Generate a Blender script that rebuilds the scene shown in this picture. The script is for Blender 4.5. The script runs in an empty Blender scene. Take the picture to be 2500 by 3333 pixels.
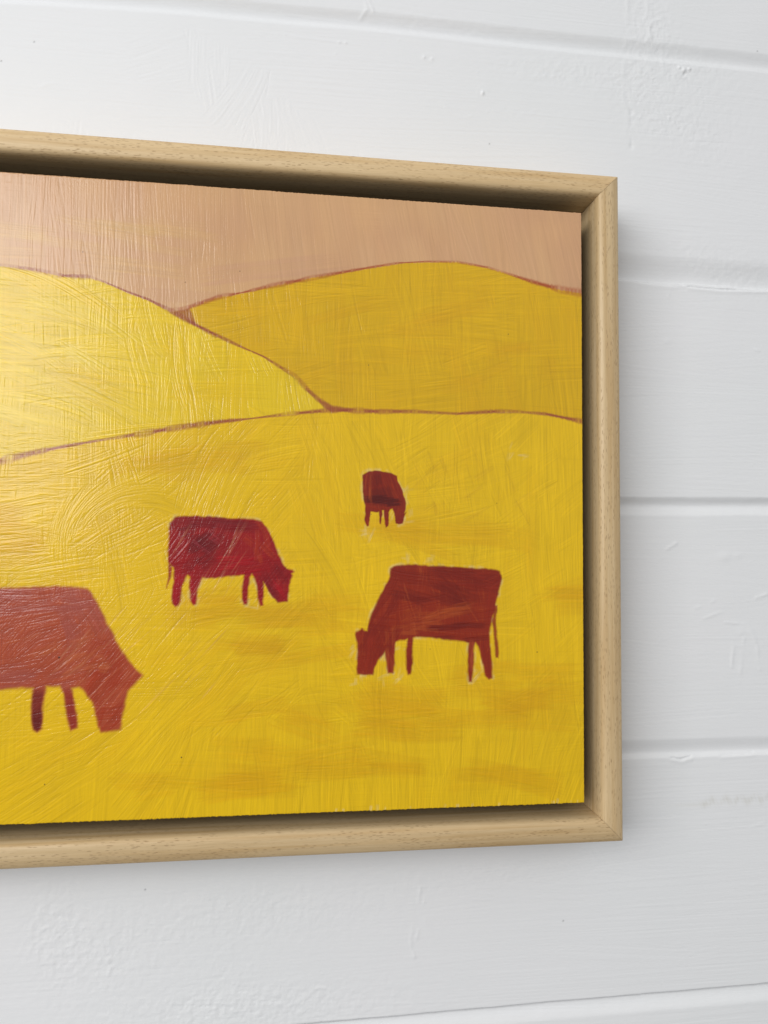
import bpy, math, random
import numpy as np

# ------------------------------------------------------------------ camera, world, light, exposure
scene = bpy.context.scene
MM = 0.001
cam_data = bpy.data.cameras.new('camera')
cam = bpy.data.objects.new('camera', cam_data)
scene.collection.objects.link(cam)
scene.camera = cam
CP = (-173.3949, -405.4456, -26.1230)
YAW, PITCH, ROLL = 0.1339163, 0.0503739, 0.0081536
def cam_axes():
    cy, sy = math.cos(YAW), math.sin(YAW); cp, sp = math.cos(PITCH), math.sin(PITCH)
    cr, sr = math.cos(ROLL), math.sin(ROLL)
    f = np.array([sy*cp, cy*cp, sp]); r = np.array([cy, -sy, 0.0]); u = np.cross(r, f)
    return cr*r + sr*u, -sr*r + cr*u, f
from mathutils import Matrix, Vector
_r, _u, _f = cam_axes()
M = Matrix(((_r[0], _u[0], -_f[0], CP[0]*MM), (_r[1], _u[1], -_f[1], CP[1]*MM), (_r[2], _u[2], -_f[2], CP[2]*MM), (0, 0, 0, 1)))
cam.matrix_world = M
cam_data.sensor_fit = 'VERTICAL'
cam_data.sensor_height = 36.0
cam_data.lens = 36.0*2450/3333
cam_data.clip_start = 0.01
cam_data.clip_end = 50
cam_data.dof.use_dof = True
cam_data.dof.focus_distance = 0.40
cam_data.dof.aperture_fstop = 14.0

world = bpy.data.worlds.new('World')
scene.world = world
world.use_nodes = True
bg = world.node_tree.nodes['Background']
# a room: pale above, darker towards the floor
_nt = world.node_tree
_tc = _nt.nodes.new('ShaderNodeTexCoord'); _sp = _nt.nodes.new('ShaderNodeSeparateXYZ'); _rp = _nt.nodes.new('ShaderNodeValToRGB')
_nt.links.new(_tc.outputs['Generated'], _sp.inputs[0])
_mr = _nt.nodes.new('ShaderNodeMapRange'); _mr.inputs['From Min'].default_value = -1.0
_nt.links.new(_sp.outputs['Z'], _mr.inputs['Value']); _nt.links.new(_mr.outputs['Result'], _rp.inputs['Fac'])
_rp.color_ramp.elements[0].position = 0.25; _rp.color_ramp.elements[0].color = (0.26, 0.262, 0.27, 1)
_rp.color_ramp.elements[1].position = 0.72; _rp.color_ramp.elements[1].color = (0.985, 0.99, 1.0, 1)
_nt.links.new(_rp.outputs['Color'], bg.inputs[0])
bg.inputs[1].default_value = 0.67

def area_light(name, loc, target, sx, sy, power, col):
    l = bpy.data.lights.new(name, 'AREA'); l.shape = 'RECTANGLE'; l.size = sx; l.size_y = sy
    l.energy = power; l.color = col
    o = bpy.data.objects.new(name, l); scene.collection.objects.link(o)
    o.location = loc
    d = Vector(target) - Vector(loc)
    o.rotation_euler = d.to_track_quat('-Z', 'Y').to_euler()
    return o
area_light('window_light', (-1.42, -1.72, 0.55), (-0.1, 0, 0.0), 1.55, 1.15, 34.0, (1.0, 0.995, 0.99))

vs = scene.view_settings
vs.view_transform = 'Standard'
try: vs.look = 'None'
except Exception: pass
vs.exposure = 0.0; vs.gamma = 1.0; vs.use_curve_mapping = False

# ------------------------------------------------------------------ helpers
rng = np.random.default_rng(11)
random.seed(5)
def lin(c, g=1.0):
    return tuple(((v/255.0/12.92) if v/255.0 <= 0.04045 else ((v/255.0+0.055)/1.055)**2.4)*g for v in c)
def sstep(a, b, x):
    t = np.clip((x-a)/(b-a), 0, 1); return t*t*(3-2*t)
def vnoise(h, w, cy, cx, seed=None):
    """smooth value noise, cells of cy x cx grid steps, about -1..1"""
    g = np.random.default_rng(seed) if seed is not None else rng
    ny, nx = int(h/cy)+4, int(w/cx)+4
    a = g.uniform(-1, 1, (ny, nx)).astype(np.float32)
    y = np.arange(h)/cy + g.uniform(0, 1); x = np.arange(w)/cx + g.uniform(0, 1)
    yi = y.astype(int); xi = x.astype(int); fy = (y-yi).astype(np.float32); fx = (x-xi).astype(np.float32)
    fy = fy*fy*(3-2*fy); fx = fx*fx*(3-2*fx)
    r = a[yi]*(1-fy[:, None]) + a[yi+1]*fy[:, None]
    return r[:, xi]*(1-fx) + r[:, xi+1]*fx
def fbm(h, w, c, octv=4, seed=0, asp=1.0):
    o = np.zeros((h, w), np.float32); amp = 1.0; tot = 0
    for k in range(octv):
        o += amp*vnoise(h, w, max(c, 1.01), max(c*asp, 1.01), seed+k*17); tot += amp; amp *= 0.55; c *= 0.5
    return o/tot
# a bank of bristle profiles, sampled at 0.05 mm over 60 mm
def bristle_profile():
    n = 1200; o = np.zeros(n)
    for per, a in ((0.42, .8), (0.75, 1.0), (1.5, .35), (4.5, .15)):
        k = per/0.05/2
        m = int(n/k)+3
        v = rng.uniform(-1, 1, m); o += a*np.interp(np.arange(n)/k, np.arange(m), v)
    o = o/np.std(o)
    return (np.sign(o)*np.abs(o)**1.15).astype(np.float32)
BANK = [bristle_profile() for _ in range(24)]

class Field:
    """a raster of heights (mm) and colours over a rectangle of the x-z plane"""
    def __init__(s, x0, x1, z0, z1, g):
        s.x0, s.z0, s.g = x0, z0, g
        s.nx = int(round((x1-x0)/g))+1; s.nz = int(round((z1-z0)/g))+1
        s.xs = x0 + np.arange(s.nx)*g; s.zs = z0 + np.arange(s.nz)*g
        s.H = np.zeros((s.nz, s.nx), np.float32)
        s.C = None; s.cov = 1.0; s.amp = 1.0
    def win(s, cx, cz, r):
        i0 = max(0, int((cx-r-s.x0)/s.g)); i1 = min(s.nx, int((cx+r-s.x0)/s.g)+2)
        j0 = max(0, int((cz-r-s.z0)/s.g)); j1 = min(s.nz, int((cz+r-s.z0)/s.g)+2)
        return (i0, i1, j0, j1) if i1 > i0 and j1 > j0 else None
    def stroke(s, cx, cz, ang, L, W, curv=0.0, amp=0.02, cover=0.6, col=None, op=0.7, clip=None, ragged=0.35, hard=0.3):
        w = s.win(cx, cz, (L+W)*0.55+abs(curv)*L*L*0.14)
        if not w: return
        i0, i1, j0, j1 = w
        X, Z = np.meshgrid((s.xs[i0:i1]-cx).astype(np.float32), (s.zs[j0:j1]-cz).astype(np.float32))
        ca, sa = math.cos(ang), math.sin(ang)
        u = X*ca + Z*sa; t = -X*sa + Z*ca - curv*u*u*0.5
        n1 = random.choice(BANK); n2 = random.choice(BANK)
        o1 = random.randint(0, 500); o2 = random.randint(0, 500)
        ti = np.clip((t+W)/0.05, 0, 690)
        tl = ti.astype(np.int32); tf = ti-tl
        b1 = n1[tl+o1]*(1-tf) + n1[tl+o1+1]*tf; b2 = n2[tl+o2]*(1-tf) + n2[tl+o2+1]*tf
        q = np.clip(u/L+0.5, 0, 1); b = b1*(1-q) + b2*q; cover = cover*s.cov; amp = amp*s.amp
        e = np.abs(u)/(L*0.5) + ragged*0.30*b2
        m = sstep(1.0, 1.0-max(0.12, hard), e)*sstep(1.0, 0.72, np.abs(t)/(W*0.5))
        if clip is not None: m = m*clip[j0:j1, i0:i1]
        h = s.H[j0:j1, i0:i1]
        s.H[j0:j1, i0:i1] = h*(1-m*cover) + m*amp*b
        if col is not None:
            a = np.clip(m*op*(1.0+0.35*b), 0, 1)[..., None]
            c = np.array(col, np.float32)*(1+0.03*b[..., None])
            s.C[j0:j1, i0:i1] = s.C[j0:j1, i0:i1]*(1-a) + c*a
    def poly_sdf(s, pts, pad=4):
        """signed distance (inside positive) in mm, full-size array; -pad outside the box"""
        P = np.array(pts, np.float32)
        out = np.full((s.nz, s.nx), -float(pad), np.float32)
        i0 = max(0, int((P[:, 0].min()-pad-s.x0)/s.g)); i1 = min(s.nx, int((P[:, 0].max()+pad-s.x0)/s.g)+1)
        j0 = max(0, int((P[:, 1].min()-pad-s.z0)/s.g)); j1 = min(s.nz, int((P[:, 1].max()+pad-s.z0)/s.g)+1)
        X, Z = np.meshgrid(s.xs[i0:i1].astype(np.float32), s.zs[j0:j1].astype(np.float32))
        X = X + 0.25*fbm(j1-j0, i1-i0, 14, 2, 91); Z = Z + 0.25*fbm(j1-j0, i1-i0, 14, 2, 95)
        d = np.full(X.shape, 1e9, np.float32); ins = np.zeros(X.shape, bool)
        n = len(P)
        for k in range(n):
            a = P[k]; b = P[(k+1) % n]; e = b-a
            px, pz = X-a[0], Z-a[1]
            tt = np.clip((px*e[0]+pz*e[1])/max(float(e@e), 1e-9), 0, 1)
            d = np.minimum(d, (px-tt*e[0])**2+(pz-tt*e[1])**2)
            cr = ((a[1] > Z) != (b[1] > Z))
            if abs(e[1]) > 1e-9: ins ^= cr & (X < e[0]*(Z-a[1])/e[1]+a[0])
        d = np.sqrt(d); d = np.where(ins, d, -d)
        out[j0:j1, i0:i1] = np.maximum(d, -pad)
        return out
    def line_dist(s, pts):
        P = np.array(pts, np.float32)
        X, Z = np.meshgrid(s.xs.astype(np.float32), s.zs.astype(np.float32))
        out = np.full(X.shape, 50.0, np.float32)
        for k in range(len(P)-1):
            a, b = P[k], P[k+1]; pad = 5
            i0 = max(0, int((min(a[0], b[0])-pad-s.x0)/s.g)); i1 = min(s.nx, int((max(a[0], b[0])+pad-s.x0)/s.g)+1)
            j0 = max(0, int((min(a[1], b[1])-pad-s.z0)/s.g)); j1 = min(s.nz, int((max(a[1], b[1])+pad-s.z0)/s.g)+1)
            if i1 <= i0 or j1 <= j0: continue
            px, pz = X[j0:j1, i0:i1]-a[0], Z[j0:j1, i0:i1]-a[1]; e = b-a
            tt = np.clip((px*e[0]+pz*e[1])/float(e@e), 0, 1)
            out[j0:j1, i0:i1] = np.minimum(out[j0:j1, i0:i1], np.hypot(px-tt*e[0], pz-tt*e[1]))
        return out

def grid_mesh(name, X, Y, Z, keep=None, col=None, mat=None, parent=None):
    """X,Y,Z: (nz,nx) arrays in mm -> mesh of quads where keep (nz-1,nx-1) is true, facing -y"""
    nz, nx = X.shape
    idx = np.arange(nz*nx, dtype=np.int64).reshape(nz, nx)
    q = np.stack([idx[:-1, :-1], idx[:-1, 1:], idx[1:, 1:], idx[1:, :-1]], -1)
    q = q[keep] if keep is not None else q.reshape(-1, 4)
    used, inv = np.unique(q.ravel(), return_inverse=True)
    co = np.stack([X.ravel()[used], Y.ravel()[used], Z.ravel()[used]], -1).astype(np.float64)*MM
    me = bpy.data.meshes.new(name)
    nf = len(q)
    me.vertices.add(len(used)); me.vertices.foreach_set('co', co.astype(np.float32).ravel())
    me.loops.add(nf*4); me.loops.foreach_set('vertex_index', inv.astype(np.int32).ravel())
    me.polygons.add(nf)
    me.polygons.foreach_set('loop_start', np.arange(0, nf*4, 4, dtype=np.int32))
    me.polygons.foreach_set('loop_total', np.full(nf, 4, np.int32))
    me.polygons.foreach_set('use_smooth', np.ones(nf, bool))
    if col is not None:
        at = me.color_attributes.new('paint_colour', 'FLOAT_COLOR', 'POINT')
        c = np.ones((len(used), 4), np.float32); c[:, :3] = col.reshape(-1, 3)[used]
        at.data.foreach_set('color', c.ravel())
    me.update(calc_edges=True)
    o = bpy.data.objects.new(name, me); scene.collection.objects.link(o)
    if mat: me.materials.append(mat)
    if parent: o.parent = parent
    return o

def mat_new(name):
    m = bpy.data.materials.new(name); m.use_nodes = True
    nt = m.node_tree; b = nt.nodes['Principled BSDF']
    return m, nt, b
def node(nt, typ, **kw):
    n = nt.nodes.new(typ)
    for k, v in kw.items():
        if k.startswith('i_'): n.inputs[k[2:].replace('_', ' ')].default_value = v
        else: setattr(n, k, v)
    return n
COW_B = [(-227.1,-16.8),(-226.5,-14.1),(-224.2,-11.2),(-220.1,-10.6),(-208.4,-10.9),(-197.5,-11.6),(-187.3,-11.6),(-183.3,-12.7),(-181.3,-15.4),(-179.2,-19.4),(-176.9,-23.8),(-175.1,-28.8),(-172.6,-33.7),(-171.0,-35.5),(-168.3,-36.3),(-167.5,-37.2),(-168.7,-37.9),(-168.2,-39.0),(-169.5,-41.3),(-169.7,-45.8),(-170.3,-48.0),(-170.3,-51.4),(-175.0,-51.9),(-177.4,-49.3),(-179.7,-45.8),(-182.0,-41.8),(-182.0,-47.1),(-182.2,-51.1),(-181.8,-53.3),(-183.5,-53.6),(-184.7,-49.8),(-185.1,-44.4),(-186.9,-39.6),(-187.8,-38.4),(-188.8,-40.0),(-189.1,-45.3),(-189.5,-51.1),(-189.9,-52.7),(-191.5,-52.7),(-192.2,-49.8),(-192.3,-44.5),(-191.5,-38.7),(-197.0,-38.9),(-201.3,-40.0),(-207.8,-40.3),(-210.9,-40.1),(-211.7,-41.4),(-213.1,-45.4),(-213.5,-49.8),(-213.6,-52.6),(-214.9,-53.2),(-216.0,-51.5),(-216.6,-47.6),(-216.9,-43.2),(-216.5,-39.7),(-217.8,-38.8),(-218.9,-40.1),(-220.3,-44.1),(-220.6,-47.6),(-220.8,-51.1),(-221.8,-53.3),(-223.3,-53.8),(-224.8,-52.4),(-225.1,-48.9),(-224.4,-43.2),(-224.2,-38.8),(-224.5,-35.3),(-225.6,-34.4),(-227.0,-32.7),(-227.3,-25.6)]
TAIL_B = [(-226.8,-30.0),(-225.0,-35.7),(-225.7,-41.0),(-227.4,-45.2),(-228.0,-45.0),(-227.0,-40.1),(-227.1,-34.4)]
COW_C = [(-120.0,-35.6),(-118.5,-34.3),(-111.2,-33.3),(-96.5,-34.1),(-80.6,-34.9),(-68.8,-35.4),(-64.5,-36.4),(-63.7,-39.8),(-64.5,-43.9),(-65.9,-50.2),(-67.2,-55.4),(-68.8,-61.6),(-69.9,-67.3),(-69.6,-72.4),(-69.1,-78.6),(-68.5,-85.3),(-68.5,-89.4),(-70.1,-90.4),(-71.7,-88.9),(-72.8,-84.2),(-74.1,-78.6),(-75.5,-73.9),(-77.1,-71.8),(-77.6,-73.4),(-77.9,-78.5),(-78.1,-85.2),(-78.9,-91.3),(-80.2,-91.3),(-81.0,-86.2),(-80.8,-79.0),(-80.3,-72.3),(-83.2,-71.4),(-91.1,-70.4),(-99.0,-69.4),(-106.8,-68.9),(-108.6,-69.5),(-109.1,-75.6),(-108.8,-81.7),(-109.6,-86.8),(-110.9,-87.5),(-111.9,-84.7),(-112.1,-78.2),(-111.7,-71.6),(-111.5,-69.8),(-117.4,-71.3),(-117.7,-75.6),(-117.7,-81.6),(-118.6,-86.2),(-120.9,-86.6),(-121.7,-81.6),(-122.6,-75.5),(-123.3,-77.0),(-125.9,-80.0),(-127.4,-83.0),(-128.6,-87.0),(-132.4,-87.1),(-136.0,-86.7),(-136.4,-83.9),(-136.1,-77.9),(-136.4,-71.9),(-137.5,-67.8),(-137.2,-66.6),(-134.2,-64.8),(-132.6,-66.1),(-131.4,-66.1),(-130.6,-62.3),(-129.1,-57.7),(-127.6,-54.2),(-125.1,-48.6),(-122.6,-43.5),(-120.5,-39.9)]
TAIL_C = [(-67.5,-53.3),(-65.5,-53.3),(-66.4,-61.6),(-65.6,-69.9),(-64.8,-76.1),(-65.0,-79.9),(-66.4,-79.4),(-67.2,-73.5),(-67.7,-66.8),(-68.3,-61.6)]
COW_D = [(-134.3,10.6),(-133.0,12.0),(-131.1,12.9),(-128.3,13.1),(-124.9,12.8),(-120.2,12.1),(-117.3,10.6),(-116.8,8.4),(-115.7,6.1),(-114.6,3.8),(-114.0,1.5),(-112.9,-0.5),(-112.6,-2.8),(-113.1,-5.6),(-113.4,-7.7),(-112.3,-7.1),(-113.1,-8.8),(-113.9,-10.5),(-114.3,-13.0),(-116.1,-13.5),(-117.6,-13.0),(-117.9,-10.5),(-118.7,-7.3),(-119.3,-5.7),(-120.5,-6.2),(-121.1,-7.3),(-121.1,-11.0),(-121.4,-14.2),(-122.7,-15.1),(-123.1,-13.3),(-123.4,-9.9),(-123.7,-6.8),(-124.6,-6.8),(-124.8,-8.8),(-124.7,-11.1),(-125.0,-13.4),(-125.7,-13.2),(-125.8,-9.9),(-126.2,-7.1),(-127.2,-7.4),(-130.2,-7.5),(-130.5,-8.9),(-130.7,-11.6),(-131.2,-14.4),(-132.1,-14.6),(-132.8,-13.0),(-133.1,-10.0),(-133.1,-6.6),(-133.0,-4.3),(-133.8,-0.9),(-134.1,2.6),(-134.4,7.1)]
COW_A = [(-302.2,-45.2),(-294.1,-45.0),(-286.0,-44.6),(-277.8,-44.1),(-269.6,-44.6),(-263.7,-45.4),(-261.6,-47.6),(-259.0,-51.9),(-256.8,-56.6),(-254.6,-61.0),(-251.9,-65.7),(-249.7,-70.5),(-246.7,-75.7),(-242.8,-80.5),(-237.6,-85.8),(-238.4,-87.0),(-241.7,-90.4),(-244.1,-93.4),(-245.3,-97.2),(-246.0,-101.9),(-246.7,-106.6),(-247.0,-110.9),(-252.0,-111.6),(-256.0,-111.7),(-257.1,-108.5),(-258.3,-103.0),(-259.8,-98.2),(-263.3,-93.5),(-265.8,-90.9),(-269.5,-91.3),(-268.6,-95.1),(-267.4,-100.2),(-266.4,-106.2),(-266.5,-109.6),(-269.2,-110.8),(-270.5,-106.5),(-271.7,-100.1),(-272.7,-93.8),(-274.4,-90.5),(-280.6,-90.2),(-281.1,-93.6),(-281.8,-97.8),(-281.8,-104.2),(-282.0,-109.6),(-284.0,-111.3),(-285.7,-110.0),(-286.6,-104.9),(-286.9,-97.7),(-286.3,-91.0),(-292.7,-90.9),(-300.8,-91.6),(-306.8,-91.9),(-306.9,-99.4),(-307.4,-109.9),(-309.3,-110.3),(-310.5,-99.4),(-311.1,-92.3),(-312.7,-92.2),(-312.9,-99.3),(-313.3,-109.7),(-315.7,-109.7),(-316.6,-95.1),(-318.0,-78.3),(-319.2,-53.1),(-317.9,-46.3),(-310.3,-45.5)]
LEG_A1 = [(-286.3,-91.0),(-281.2,-91.1),(-281.8,-97.8),(-281.8,-104.2),(-282.0,-109.6),(-284.0,-111.3),(-285.7,-110.0),(-286.6,-104.9),(-286.9,-97.7)]
LEG_A2 = [(-272.8,-91.2),(-269.5,-91.3),(-268.6,-95.1),(-267.4,-100.2),(-266.4,-106.2),(-266.5,-109.6),(-269.2,-110.8),(-270.5,-106.5),(-271.7,-100.1)]
LEFT_HILL = [(-307.1,105.8),(-293.7,104.8),(-280.3,102.5),(-266.8,102.5),(-259.9,100.6),(-249.6,96.6),(-239.1,93.1),(-228.6,88.2),(-216.2,81.6),(-207.0,77.3),(-194.1,71.7),(-184.0,67.7),(-176.0,62.9),(-168.7,58.7),(-161.4,51.2),(-157.0,47.4),(-150.4,42.9)]
FIELD_TOP = [(-309.4,11.4),(-304.1,13.3),(-290.7,17.3),(-273.5,21.5),(-254.9,25.3),(-235.6,29.1),(-218.1,32.6),(-204.0,34.9),(-190.7,36.7),(-172.1,39.6),(-150.4,42.4),(-140.8,42.4),(-127.1,42.4),(-109.3,43.0),(-86.6,42.6),(-67.2,44.4),(-55.6,44.7),(-39.9,44.0),(-20.7,40.7)]
RIGHT_HILL = [(-227.9,88.5),(-222.0,89.6),(-206.6,96.0),(-194.6,99.1),(-180.2,103.3),(-165.8,107.0),(-143.7,112.5),(-132.4,115.2),(-117.4,118.5),(-102.1,120.2),(-86.8,120.8),(-71.2,119.0),(-59.4,116.1),(-47.6,112.9),(-31.6,109.5),(-19.4,108.2)]

# ------------------------------------------------------------------ materials
def wall_material():
    m, nt, b = mat_new('white_wall_paint'); L = nt.links
    tc = node(nt, 'ShaderNodeTexCoord')
    n1 = node(nt, 'ShaderNodeTexNoise', i_Scale=6.0, i_Detail=4.0)
    L.new(tc.outputs['Object'], n1.inputs['Vector'])
    r = node(nt, 'ShaderNodeValToRGB')
    r.color_ramp.elements[0].position = 0.3; r.color_ramp.elements[0].color = (0.775, 0.79, 0.795, 1)
    r.color_ramp.elements[1].position = 0.7; r.color_ramp.elements[1].color = (0.80, 0.803, 0.812, 1)
    L.new(n1.outputs['Fac'], r.inputs['Fac'])
    at = node(nt, 'ShaderNodeAttribute', attribute_name='paint_colour')
    mx = node(nt, 'ShaderNodeMix', data_type='RGBA', blend_type='MULTIPLY'); mx.inputs[0].default_value = 1
    L.new(r.outputs['Color'], mx.inputs[6]); L.new(at.outputs['Color'], mx.inputs[7])
    L.new(mx.outputs[2], b.inputs['Base Color'])
    n2 = node(nt, 'ShaderNodeTexNoise', i_Scale=900.0, i_Detail=3.0)
    mp = node(nt, 'ShaderNodeMapping'); mp.inputs['Scale'].default_value = (0.35, 1, 1.6)
    L.new(tc.outputs['Object'], mp.inputs['Vector']); L.new(mp.outputs['Vector'], n2.inputs['Vector'])
    bp = node(nt, 'ShaderNodeBump', i_Strength=0.5, i_Distance=0.00012)
    L.new(n2.outputs['Fac'], bp.inputs['Height']); L.new(bp.outputs['Normal'], b.inputs['Normal'])
    b.inputs['Roughness'].default_value = 0.5
    b.inputs['Specular IOR Level'].default_value = 0.3
    return m
def paint_material():
    m, nt, b = mat_new('artist_paint'); L = nt.links
    at = node(nt, 'ShaderNodeAttribute', attribute_name='paint_colour')
    L.new(at.outputs['Color'], b.inputs['Base Color'])
    tc = node(nt, 'ShaderNodeTexCoord')
    n2 = node(nt, 'ShaderNodeTexNoise', i_Scale=2200.0, i_Detail=2.0)
    L.new(tc.outputs['Object'], n2.inputs['Vector'])
    bp = node(nt, 'ShaderNodeBump', i_Strength=0.35, i_Distance=0.00004)
    L.new(n2.outputs['Fac'], bp.inputs['Height']); L.new(bp.outputs['Normal'], b.inputs['Normal'])
    n3 = node(nt, 'ShaderNodeTexNoise', i_Scale=45.0, i_Detail=3.0)
    L.new(tc.outputs['Object'], n3.inputs['Vector'])
    mr = node(nt, 'ShaderNodeMapRange'); mr.inputs['To Min'].default_value = 0.13; mr.inputs['To Max'].default_value = 0.27
    L.new(n3.outputs['Fac'], mr.inputs['Value']); L.new(mr.outputs['Result'], b.inputs['Roughness'])
    b.inputs['Specular IOR Level'].default_value = 0.5
    return m
def wood_material():
    """pale open-grained timber; U runs along the rail and V round its profile, both in metres"""
    m, nt, b = mat_new('pale_timber'); L = nt.links
    uv = node(nt, 'ShaderNodeUVMap', uv_map='grain')
    oi = node(nt, 'ShaderNodeObjectInfo')
    cmb = node(nt, 'ShaderNodeCombineXYZ')
    mu = node(nt, 'ShaderNodeMath', operation='MULTIPLY'); mu.inputs[1].default_value = 1.7
    L.new(oi.outputs['Random'], mu.inputs[0]); L.new(mu.outputs[0], cmb.inputs['Z'])
    add = node(nt, 'ShaderNodeVectorMath', operation='ADD')
    L.new(uv.outputs['UV'], add.inputs[0]); L.new(cmb.outputs[0], add.inputs[1])
    def mapped(sx, sy):
        mp = node(nt, 'ShaderNodeMapping'); mp.inputs['Scale'].default_value = (sx, sy, 1)
        L.new(add.outputs[0], mp.inputs['Vector']); return mp.outputs['Vector']
    # broad growth bands
    n1 = node(nt, 'ShaderNodeTexNoise', i_Scale=1.0, i_Detail=3.0, i_Distortion=0.3); L.new(mapped(9, 380), n1.inputs['Vector'])
    r1 = node(nt, 'ShaderNodeValToRGB')
    e = r1.color_ramp.elements
    e[0].position = 0.28; e[0].color = (*lin((196, 164, 116)), 1)
    e[1].position = 0.72; e[1].color = (*lin((216, 190, 148)), 1)
    k = e.new(0.5); k.color = (*lin((209, 181, 137)), 1)
    L.new(n1.outputs['Fac'], r1.inputs['Fac'])
    # fine fibre
    n2 = node(nt, 'ShaderNodeTexNoise', i_Scale=1.0, i_Detail=2.0); L.new(mapped(110, 3800), n2.inputs['Vector'])
    mx = node(nt, 'ShaderNodeMix', data_type='RGBA', blend_type='MULTIPLY'); mx.inputs[0].default_value = 0.35
    r2 = node(nt, 'ShaderNodeValToRGB'); r2.color_ramp.elements[0].position = 0.35; r2.color_ramp.elements[0].color = (0.72, 0.68, 0.6, 1)
    r2.color_ramp.elements[1].position = 0.6
    L.new(n2.outputs['Fac'], r2.inputs['Fac']); L.new(r1.outputs['Color'], mx.inputs[6]); L.new(r2.outputs['Color'], mx.inputs[7])
    # short open pores, gathered in bands
    vo = node(nt, 'ShaderNodeTexVoronoi', feature='F1', i_Scale=1.0, i_Randomness=1.0); L.new(mapped(260, 1700), vo.inputs['Vector'])
    pr = node(nt, 'ShaderNodeMapRange'); pr.inputs['From Min'].default_value = 0.2; pr.inputs['From Max'].default_value = 0.32
    pr.inputs['To Min'].default_value = 1; pr.inputs['To Max'].default_value = 0
    L.new(vo.outputs['Distance'], pr.inputs['Value'])
    n3 = node(nt, 'ShaderNodeTexNoise', i_Scale=1.0, i_Detail=2.0); L.new(mapped(22, 420), n3.inputs['Vector'])
    br = node(nt, 'ShaderNodeMapRange'); br.inputs['From Min'].default_value = 0.40; br.inputs['From Max'].default_value = 0.52
    L.new(n3.outputs['Fac'], br.inputs['Value'])
    mk = node(nt, 'ShaderNodeMath', operation='MULTIPLY'); L.new(pr.outputs['Result'], mk.inputs[0]); L.new(br.outputs['Result'], mk.inputs[1])
    mk2 = node(nt, 'ShaderNodeMath', operation='MULTIPLY'); mk2.inputs[1].default_value = 0.5; L.new(mk.outputs[0], mk2.inputs[0])
    mp_ = node(nt, 'ShaderNodeMix', data_type='RGBA'); L.new(mk2.outputs[0], mp_.inputs[0])
    L.new(mx.outputs[2], mp_.inputs[6]); mp_.inputs[7].default_value = (*lin((132, 92, 50)), 1)
    # each length of timber has its own tone
    tv = node(nt, 'ShaderNodeMapRange'); tv.inputs['To Min'].default_value = 0.91; tv.inputs['To Max'].default_value = 1.07
    L.new(oi.outputs['Random'], tv.inputs['Value'])
    hs_ = node(nt, 'ShaderNodeHueSaturation'); L.new(tv.outputs['Result'], hs_.inputs['Value']); L.new(mp_.outputs[2], hs_.inputs['Color'])
    L.new(hs_.outputs['Color'], b.inputs['Base Color'])
    hs = node(nt, 'ShaderNodeMath', operation='SUBTRACT'); L.new(n2.outputs['Fac'], hs.inputs[0]); L.new(mk.outputs[0], hs.inputs[1])
    bp = node(nt, 'ShaderNodeBump', i_Strength=0.6, i_Distance=0.00012)
    L.new(hs.outputs[0], bp.inputs['Height']); L.new(bp.outputs['Normal'], b.inputs['Normal'])
    b.inputs['Roughness'].default_value = 0.42
    b.inputs['Specular IOR Level'].default_value = 0.4
    return m
def board_material():
    m, nt, b = mat_new('shade_dark_board'); L = nt.links  # gap shade put into the colour: near-black sides bounce little light
    tc = node(nt, 'ShaderNodeTexCoord'); n = node(nt, 'ShaderNodeTexNoise', i_Scale=300.0, i_Detail=4.0)
    L.new(tc.outputs['Object'], n.inputs['Vector'])
    r = node(nt, 'ShaderNodeValToRGB'); r.color_ramp.elements[0].color = (0.022, 0.016, 0.012, 1); r.color_ramp.elements[1].color = (0.035, 0.026, 0.018, 1)
    L.new(n.outputs['Fac'], r.inputs['Fac']); L.new(r.outputs['Color'], b.inputs['Base Color'])
    b.inputs['Roughness'].default_value = 0.8
    return m
def black_material():
    m, nt, b = mat_new('gap_black'); L = nt.links  # black of the added sheet that deepens the shade in the gap
    n = node(nt, 'ShaderNodeTexNoise', i_Scale=500.0, i_Detail=3.0); r = node(nt, 'ShaderNodeValToRGB')
    r.color_ramp.elements[0].color = (0.008, 0.008, 0.008, 1); r.color_ramp.elements[1].color = (0.02, 0.018, 0.016, 1)
    L.new(n.outputs['Fac'], r.inputs['Fac']); L.new(r.outputs['Color'], b.inputs['Base Color']); b.inputs['Roughness'].default_value = 0.9
    return m
M_WALL, M_PAINT, M_WOOD, M_BOARD, M_BLACK = wall_material(), paint_material(), wood_material(), board_material(), black_material()

# ------------------------------------------------------------------ the wall
WX0, WX1, WZ0, WZ1, WG = -350.0, 140.0, -310.0, 330.0, 0.5
wf = Field(WX0, WX1, WZ0, WZ1, WG)
for k in range(900):       # level roller and brush marks over every course
    wf.stroke(random.uniform(WX0, WX1), random.uniform(WZ0, WZ1), random.gauss(0, 0.05), random.uniform(60, 180), random.uniform(10, 26),
              0, amp=random.uniform(0.012, 0.034), cover=0.6)
for k in range(26):        # a patch of crossing strokes above the frame
    wf.stroke(random.uniform(-250, -222), random.uniform(228, 248), math.radians(random.uniform(15, 32)), random.uniform(20, 35), random.uniform(8, 14), 0.004, 0.035, 0.8)
for k in range(8):
    wf.stroke(random.uniform(-226, -206), random.uniform(222, 240), math.radians(random.uniform(84, 112)), random.uniform(22, 35), random.uniform(8, 14), 0, 0.04, 0.8)
for k in range(22):
    t = random.random()
    wf.stroke(-212+t*62, 226-t*42+random.uniform(-10, 10), math.radians(60+t*55+random.gauss(0, 9)), random.uniform(20, 38), random.uniform(8, 16), 0.006, 0.045, 0.8)
for k in range(34):
    wf.stroke(random.uniform(-300, -130), random.uniform(168, 192), math.radians(random.gauss(91, 4)), random.uniform(12, 24), random.uniform(7, 14), 0, 0.035, 0.7)
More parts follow.
